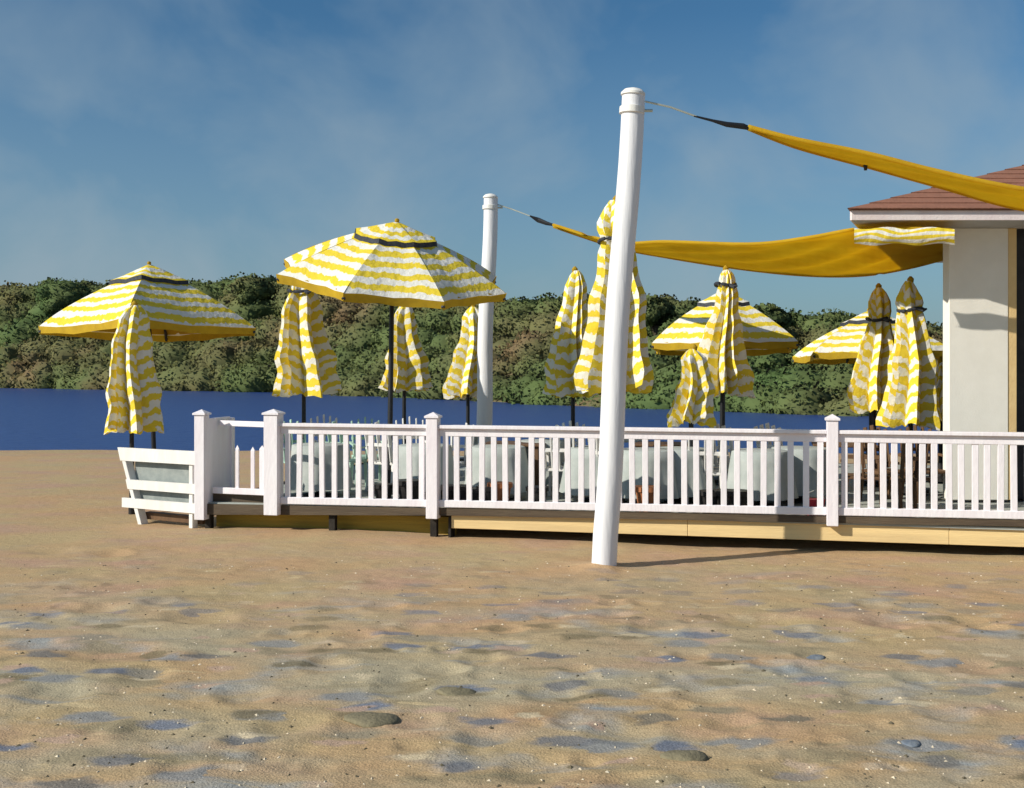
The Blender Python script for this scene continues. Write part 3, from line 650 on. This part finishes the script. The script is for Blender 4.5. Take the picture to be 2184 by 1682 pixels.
# ------------------------------------------------------------------ bar pavilion on the right
pav = empty('bar_pavilion', (6.0, 15.0, DZ)); tag(pav, 'white pillared pavilion with a brown hipped roof at the right edge', 'pavilion')
def pb(name, m, x0, x1, y0, y1, z0, z1, bev=.006, parent=pav, label=None):
    o = MB().box(x0 - 6.0, x1 - 6.0, y0 - 15.0, y1 - 15.0, z0 - DZ, z1 - DZ, bev).build(name, m, parent)
    if label: o['label'] = label
    return o
EZ = 4.13; EY = 14.31
pb('pillar', WALLW, 5.97, 6.78, 15.0, 15.22, DZ, EZ - .004, .008)
pb('casing', TRIMY, 6.783, 6.90, 15.01, 15.20, DZ, EZ - .004, .005, label='cream yellow casing beside the dark opening')
pb('dark_interior_block', DARKIN, 6.905, 11.8, 15.12, 17.2, DZ, EZ - .004, .01, label='near-black block painting in the unlit interior of the opening')  # solid block, its near-black colour stands in for an unlit interior
pb('pillar', WALLW, 11.0, 11.9, 14.98, 15.11, DZ, EZ - .004, .008)
pb('counter', BROWNW, 7.3, 11.0, 14.85, 15.11, DZ + 1.0, DZ + 1.06, .006)
pb('beam', SOFF, 5.9, 11.9, 14.98, 15.24, EZ, EZ + .10, .004)
# roof: trapezoid plan, hip at the left end
ex = [(4.42, EY), (12.4, EY), (12.4, 20.2), (7.0, 20.2)]
def lp(x, y, z): return (x - 6.0, y - 15.0, z - DZ)
zf = EZ + .10
MB().add([lp(x, y, EZ + .012) for x, y in ex] + [lp(x, y, EZ + .035) for x, y in ex], [(0, 1, 2, 3), (7, 6, 5, 4), (0, 4, 5, 1), (1, 5, 6, 2), (2, 6, 7, 3), (3, 7, 4, 0)]).build('soffit', SOFF, pav)
for i in range(4):
    (x0, y0), (x1, y1) = ex[i], ex[(i + 1) % 4]
    MB().beam(lp(x0, y0, EZ + .075), lp(x1, y1, EZ + .075), .03, .13, .004).build('fascia', FASCP, pav)
ex2 = [(4.36, EY - .06), (12.5, EY - .06), (12.5, 20.3), (6.98, 20.3)]; r0, r1 = (9.0, 17.2, 5.62), (10.6, 17.2, 5.62)
roof = MB().add([lp(x, y, EZ + .145) for x, y in ex2] + [lp(*r0), lp(*r1)], [(0, 1, 5, 4), (1, 2, 5), (2, 3, 4, 5), (3, 0, 4), (3, 2, 1, 0)]).build('roof', ROOFB, pav)
# shingle courses on the two slopes that face the beach
def course(pa, pb_, pc, pd, nrow_):
    pa, pb_, pc, pd = [Vector(p) for p in (pa, pb_, pc, pd)]; nrm = (pb_ - pa).cross(pd - pa).normalized()
    for i in range(nrow_):
        f0, f1 = i / nrow_, (i + 1.12) / nrow_; f1 = min(f1, 1)
        a, b_, c, d = pa.lerp(pd, f0), pb_.lerp(pc, f0), pb_.lerp(pc, f1), pa.lerp(pd, f1)
        lo = nrm * .020; hi = nrm * .006
        MB().add([a + hi, b_ + hi, b_ + lo, a + lo, d + hi * 1.3, c + hi * 1.3], [(0, 1, 2, 3), (3, 2, 5, 4)]).build('shingle_course', ROOFB, roof)
course(lp(4.36, EY - .06, EZ + .145), lp(12.5, EY - .06, EZ + .145), lp(*r1), lp(*r0), 13)
course(lp(6.98, 20.3, EZ + .145), lp(4.36, EY - .06, EZ + .145), lp(*r0), lp(*r0), 13)

# ------------------------------------------------------------------ shade sails
def smoothpts(ctrl, n_):
    ctrl = [Vector(c) for c in ctrl]; res = []
    m = len(ctrl) - 1
    for k in range(n_ + 1):
        t_ = k / n_ * m; i = min(int(t_), m - 1); f = t_ - i
        p0, p1, p2, p3 = ctrl[max(i - 1, 0)], ctrl[i], ctrl[i + 1], ctrl[min(i + 2, m)]
        res.append(.5 * ((2 * p1) + (p2 - p0) * f + (2 * p0 - 5 * p1 + 4 * p2 - p3) * f * f + (3 * p1 - p0 - 3 * p2 + p3) * f ** 3))
    return res
def sail(front, back, origin, label, sag):
    root = empty('shade_sail', origin); tag(root, label, 'shade sail', 'yellow shade sails'); o0 = Vector(origin)
    N, M_ = 40, 12; fa, ba = smoothpts(front, N), smoothpts(back, N); vs = []
    for i in range(N + 1):
        for j in range(M_ + 1):
            g_ = j / M_; p = fa[i].lerp(ba[i], g_); wdt = (ba[i] - fa[i]).length
            p = p - Vector((0, 0, sag * 4 * g_ * (1 - g_) * wdt)) + Vector((0, 0, .05 * wdt * g_ * (1 - g_) * math.sin(i * .9 + j * 1.3))); vs.append(p - o0)
    fs = [(i * (M_ + 1) + j, (i + 1) * (M_ + 1) + j, (i + 1) * (M_ + 1) + j + 1, i * (M_ + 1) + j + 1) for i in range(N) for j in range(M_)]
    o = MB().add(vs, fs).build('cloth', SAIL, root, smooth=True); md = o.modifiers.new('thickness', 'SOLIDIFY'); md.thickness = .012; md.offset = 0
    MB().tube([p - o0 for p in fa], .026, 8).build('hem', SAIL, root, smooth=True); MB().tube([p - o0 for p in ba], .024, 8).build('hem', SAIL, root, smooth=True)
    return root
# upper sail, from the near mast to beyond the right edge
o2 = P(1600, 272, 12.2)
f2 = [P(1596, 271, 12.2), P(1700, 298, 12.0), P(1850, 328, 11.8), P(2000, 366, 11.6), P(2184, 404, 11.4), P(2420, 430, 11.3), P(2720, 440, 11.2)]
b2 = [P(1596, 275, 12.2), P(1700, 315, 12.3), P(1850, 356, 12.5), P(2000, 398, 12.8), P(2184, 448, 13.1), P(2420, 478, 13.5), P(2720, 490, 14.0)]
s2 = sail(f2, b2, o2, 'upper yellow sail strip running from the near mast past the roof', -.02)
ring = P(1376, 217, 12.2)
MB().tube([ring - o2, P(1430, 229, 12.2) - o2, P(1485, 249, 12.2) - o2], .011, 6).build('cable', STEEL, s2)
MB().tube([P(1480, 248, 12.2) - o2, P(1520, 258, 12.2) - o2, P(1550, 266, 12.2) - o2, P(1585, 270, 12.2) - o2, P(1604, 276, 12.2) - o2], [.010, .016, .030, .034, .018], 8).build('turnbuckle', BLACK, s2)
MB().tube([P(1846, 352, 12.45) - o2, P(1846, 364, 12.45) - o2], [.026, .018], 8).build('grommet', BLACK, s2)
# lower sail, from the far mast to the eave of the pavilion
o1 = P(1182, 481, 19.6)
f1 = [P(1180, 480, 19.6), P(1310, 517, 18.6), P(1420, 516, 17.7), P(1600, 521, 16.4), P(1720, 508, 15.5), P(1830, 489, 14.7), P(1930, 488, 14.4), P(2034, 492, 14.25)]
b1 = [P(1180, 484, 19.6), P(1310, 527, 19.4), P(1420, 549, 19.2), P(1580, 574, 18.9), P(1720, 588, 18.6), P(1840, 588, 18.2), P(1940, 572, 17.6), P(2034, 547, 16.9)]
s1 = sail(f1, b1, o1, 'lower sagging ochre sail between the far mast and the pavilion eave', .01)
MB().tube([P(1058, 436, 20.0) - o1, P(1090, 446, 19.95) - o1, P(1135, 463, 19.8) - o1], .012, 6).build('cable', STEEL, s1)
MB().tube([P(1130, 461, 19.8) - o1, P(1148, 470, 19.8) - o1, P(1166, 477, 19.7) - o1, P(1186, 482, 19.6) - o1], [.012, .045, .035, .015], 8).build('turnbuckle', BLACK, s1)
MB().tube([P(1296, 513, 18.7) - o1, P(1316, 520, 18.7) - o1], [.045, .06], 8).build('grommet', NAVY, s1)
vs, fs, uv = [], [], []                                   # striped turned-up flap at the eave
for i in range(19):
    u = 1822 + (2036 - 1822) * i / 18; Yf = 14.25 - .06 * i / 18
    for j in range(6):
        v = 487 + (522 - 487) * j / 5 + 2.5 * math.sin(i * .8 + j); p = P(u, v, Yf - .05 * math.sin(j / 5 * math.pi)); vs.append(p - o1); uv.append((i / 18, .24 * j / 5 + .03 * math.sin(i * .5)))
for i in range(18):
    for j in range(5): a = i * 6 + j; fs.append((a, a + 1, a + 7, a + 6))
MB().add(vs, fs, uv).build('striped_flap', STRIPEF, s1, smooth=True)['label'] = 'sunlit striped flap of the sail'

# ------------------------------------------------------------------ furniture on the deck behind the railing
def make_chair(m, name='slat_back_chair'):
    root = empty(name)
    MB().box(-.24, .24, -.23, .23, .40, .44, .008).build('seat', m, root)
    for sx in (-1, 1):
        MB().beam((sx * .215, -.20, .40), (sx * .235, -.22, 0), .04, .04, .004, (0, 1, 0)).build('leg', m, root)
        MB().beam((sx * .215, .21, .40), (sx * .235, .27, 0), .04, .04, .004, (0, 1, 0)).build('leg', m, root)
        MB().beam((sx * .26, -.22, .62), (sx * .26, .24, .64), .05, .03, .004).build('armrest', m, root)
        MB().beam((sx * .25, -.20, .44), (sx * .26, -.20, .61), .035, .035, .004, (0, 1, 0)).build('arm_post', m, root)
    for k in range(5):
        x = -.2 + .1 * k; MB().beam((x, .22, .45), (x * 1.1, .33, .98 + .03 * (2 - abs(k - 2))), .02, .075, .004, (0, 1, 0)).build('back_slat', m, root)
    MB().beam((-.23, .29, .70), (.23, .29, .70), .02, .05, .004).build('back_rail', m, root)
    return root
def make_table(m):
    root = empty('deck_table')
    MB().box(-.45, .45, -.35, .35, .70, .735, .008).build('table_top', m, root)
    for sx in (-1, 1):
        for sy in (-1, 1): MB().box(sx * .38 - .03, sx * .38 + .03, sy * .28 - .03, sy * .28 + .03, 0, .70, .004).build('leg', m, root)
    return root
def make_cloth_table():
    root = empty('draped_table'); vs, fs = [], []; nk = 40; m_ = GREYP
    for i_, (rr, zz) in enumerate([(0, .745), (.36, .745), (.385, .735), (.40, .60), (.43, .35), (.46, .12)]):
        for k in range(nk):
            a = 2 * math.pi * k / nk; q = 1 + (.09 * math.sin(a * 7) + .04 * math.sin(a * 13 + 1)) * max(0, (.735 - zz)) / .6; vs.append((rr * q * math.cos(a), rr * q * math.sin(a), zz))
    for i_ in range(5):
        for k in range(nk): j_ = (k + 1) % nk; fs.append((i_ * nk + k, (i_ + 1) * nk + k, (i_ + 1) * nk + j_, i_ * nk + j_))
    MB().add(vs, fs).build('table_cloth', m_, root, smooth=True)
    MB().tube([(0, 0, 0), (0, 0, .03), (0, 0, .05), (0, 0, .73)], [.22, .22, .04, .04], 14).build('pedestal', BLACK, root)
    return root
def make_pot(m, name='flower_pot'):
    root = empty(name); h = .30
    o = MB().tube([(0, 0, 0), (0, 0, .03), (0, 0, h - .06), (0, 0, h - .055), (0, 0, h), (0, 0, h - .01), (0, 0, h - .05)], [.085, .10, .135, .155, .155, .135, .12], 16).build('body', m, root); smooth_mod(o)
    MB().tube([(0, 0, h - .06), (0, 0, h - .045)], [.12, .12], 14).build('soil', DARKW, root)
    return root
protos = {'white': make_chair(WHITE), 'mint': make_chair(MINT), 'brown': make_chair(BROWNW), 'table': make_table(BROWNW), 'gtable': make_table(GREYP), 'cloth': make_cloth_table(), 'pot': make_pot(POTB), 'terra': make_pot(TERRA)}
seen = set()
def place(kind, u, inset, rz, label, cat, group, scale=1.0):
    k = (u - 1092) / FPX; s = s_of(u, inset)
    ax = A.x - D.y * inset; ay = A.y + D.x * inset; x, y_ = ax + D.x * s, ay + D.y * s
    if kind in seen: o = copy_tree(protos[kind])
    else: o = protos[kind]; seen.add(kind)
    o.location = (x, y_, DECK_Z - .072 + .0); o.rotation_euler = (0, 0, rz); o.scale = (scale,) * 3
    tag(o, label, cat, group); return o
W_ = 'white chairs on the deck'; ordw = ['first', 'second', 'third', 'fourth', 'fifth', 'sixth', 'seventh', 'eighth', 'ninth', 'tenth']
for i, (u, ins, rz) in enumerate([(700, 3.6, .4), (832, 2.0, 2.6), (878, 3.2, .2), (985, 2.0, 3.4), (1200, 1.6, 2.9), (1232, 2.5, .3), (1502, 1.5, 3.0), (1562, 2.1, .5), (1668, 3.0, 2.2), (1290, 1.3, 2.7)]):
    place('white', u, ins, rz, f'{ordw[i]} white slat-back chair from the left, seen through the railing', 'chair', W_)
for i, (u, ins, rz, pl) in enumerate([(634, 1.9, .5, 'leftmost'), (738, 2.1, 2.7, 'middle'), (786, 2.9, .3, 'rightmost')]):
    place('mint', u, ins, rz, f'{pl} of three mint green chairs behind the left railing section', 'chair', 'mint green chairs on the deck')
for i, (u, ins, rz) in enumerate([(1842, 1.4, 2.8), (1890, 2.2, .3), (1935, 1.3, 3.3), (1975, 2.4, .1)]):
    place('brown', u, ins, rz, f'{ordw[i]} dark wooden chair from the left, behind the railing near the pillar', 'chair', 'dark wooden chairs on the deck')
for u, ins, lab in ((1100, 2.2, 'brown wooden table behind the railing between white chairs'), (1420, 2.6, 'brown wooden table behind the railing just right of the near mast'), (1800, 3.1, 'brown wooden table behind the dark wooden chairs')):
    place('table', u, ins, DA, lab, 'table', 'wooden tables on the deck')
for u, ins, lab in ((1320, 3.4, 'grey table behind the near mast'), (960, 4.2, 'grey table behind the middle railing post')):
    place('gtable', u, ins, DA, lab, 'table', 'grey tables on the deck')
for i, (u, ins) in enumerate([(680, 1.1), (905, 1.3), (1062, 1.3), (1160, 2.6), (1268, 1.4), (1380, 1.2), (1450, 1.5), (1620, 1.4), (1706, 2.0)]):
    place('cloth', u, ins, i * .7, f'{ordw[i]} round table draped in pale grey cloth from the left, behind the railing', 'table', 'draped tables on the deck')
for i, u in enumerate((818, 872, 958, 984, 1011, 1040, 1146, 1514)):
    place('pot', u, .35, 0, f'{ordw[i]} black flower pot from the left along the foot of the railing', 'flower pot', 'black pots along the railing', random.uniform(.85, 1.15))
for i, u in enumerate((1546, 1572)):
    place('pot', u, .35, 0, ('left' if i == 0 else 'right') + ' one of the last two black pots, right of the near mast', 'flower pot', 'black pots along the railing', 1.05)
for u, lab in ((1066, 'terracotta pot right of the row of black pots'), (1380, 'terracotta pot right of the near mast')):
    place('terra', u, .40, 0, lab, 'flower pot', 'terracotta pots along the railing', 1.1)
rb = empty('red_bucket', (0, 0, 0)); s = s_of(1738, .4); pt_ = A + D * s + Vector((-D.y, D.x, 0)) * .4; rb.location = (pt_.x, pt_.y, DECK_Z - .072)
tag(rb, 'small red bucket behind the railing, left of the narrow post', 'bucket')
o = MB().tube([(0, 0, 0), (0, 0, .22), (0, 0, .225), (0, 0, .02)], [.09, .125, .115, .08], 16).build('body', REDP, rb); smooth_mod(o)
MB().tube([(-.12, 0, .21), (-.09, 0, .30), (0, 0, .335), (.09, 0, .30), (.12, 0, .21)], .006, 6).build('handle', STEEL, rb)

# ------------------------------------------------------------------ stones on the sand
SHADE_ST = mat('blue_shade_stone', (.13, .16, .21), .85, (.19, .21, .23), 14, .5, 40)  # for stones added in place of blue footprint shadows
OLST = mat('olive_stone', (.22, .19, .12), .9, (.16, .14, .09), 12, .5, 40)
def stone(u, v, wpx, m, label, seed):
    Yd = CAM_Z * FPX / (v - HOR); Xd = PX(u, Yd); a = wpx / FPX * Yd * .5; rs = np.random.RandomState(seed)
    j = min(np.searchsorted(ys, Yd), ny - 1); i = min(np.searchsorted(xs, Xd), nx - 1); gz = GZ[j, i]
    vs, fs = [], []; nl, nk = 7, 16; o1_ = rs.rand(6) * 6; b = a * rs.uniform(.7, .95); h = min(.030, a * .20)
    for r_ in range(nl + 1):
        th = math.pi * r_ / nl
        for k_ in range(nk):
            p = 2 * math.pi * k_ / nk; w_ = 1 + .14 * math.sin(2 * p + o1_[0]) + .09 * math.sin(3 * p + o1_[1]) + .05 * math.sin(5 * p + o1_[2])
            sr = math.sin(th) ** .7 if 0 < r_ < nl else 0
            vs.append((a * w_ * sr * math.cos(p), b * w_ * sr * math.sin(p), h * math.cos(th) * (1 + .15 * math.sin(p + o1_[3]))))
    for r_ in range(nl):
        for k_ in range(nk): q = (k_ + 1) % nk; fs.append((r_ * nk + k_, r_ * nk + nk + k_, r_ * nk + nk + q, r_ * nk + q))
    o = MB().add(vs, fs).build('flat_stone', m, smooth=True); o.location = (Xd, Yd, gz + h * .05); o.rotation_euler = (rs.uniform(-.1, .1), rs.uniform(-.1, .1), rs.uniform(-.4, .4))
    tag(o, label, 'stone', 'flat stones lying on the sand')
ST = [(795, 1535, 112, OLST, 'largest olive grey stone, low in the foreground left of centre'), (975, 1478, 80, OLST, 'long olive stone in the middle foreground, above right of the largest stone'),
 (1462, 1612, 96, OLST, 'wide olive stone near the bottom edge, right of centre'), (1737, 1398, 46, SHADE_ST, 'blue grey stone in the right half of the sand, below the mast shadow'), (1944, 1584, 48, SHADE_ST, 'slanting blue grey stone low in the right foreground')]
for i, a in enumerate(ST): stone(*a, 40 + i)

# shell grit and weed crumbs strewn over the trodden sand
rs = np.random.RandomState(21)
def grit(name, m, N, lo, hi, label, cat):
    V, F = [], []
    for k in range(N):
        Yd = 5.6 + 7.0 * rs.rand() ** 1.4; Xd = rs.uniform(-.52, .52) * Yd; a = rs.uniform(lo, hi)
        j_ = min(np.searchsorted(ys, Yd), ny - 1); i_ = min(np.searchsorted(xs, Xd), nx - 1); zg = GZ[j_, i_] + .002; an = rs.rand() * 6.28; e_ = rs.uniform(.4, .9); b0 = len(V)
        for (px, py, pz) in ((-1, -e_, -.3), (1, -e_ * .7, -.3), (.8, e_, -.3), (-.9, e_ * .8, -.3), (.1, 0, .45)):
            V.append((Xd + a * (px * math.cos(an) - py * math.sin(an)), Yd + a * (px * math.sin(an) + py * math.cos(an)), zg + a * pz))
        F += [(b0, b0 + 1, b0 + 4), (b0 + 1, b0 + 2, b0 + 4), (b0 + 2, b0 + 3, b0 + 4), (b0 + 3, b0, b0 + 4)]
    tag(MB().add(V, F).build(name, m), label, cat, kind='stuff')
grit('shell_grit', mat('shell', (.66, .58, .44), .7, (.55, .45, .33), 30), 700, .005, .016, 'pale broken shell grit strewn over the foreground sand', 'shell grit')
grit('weed_crumbs', mat('dry_weed', (.09, .075, .05), .9, (.13, .11, .07), 30), 500, .006, .020, 'dark dry weed crumbs strewn over the foreground sand', 'dry weed')
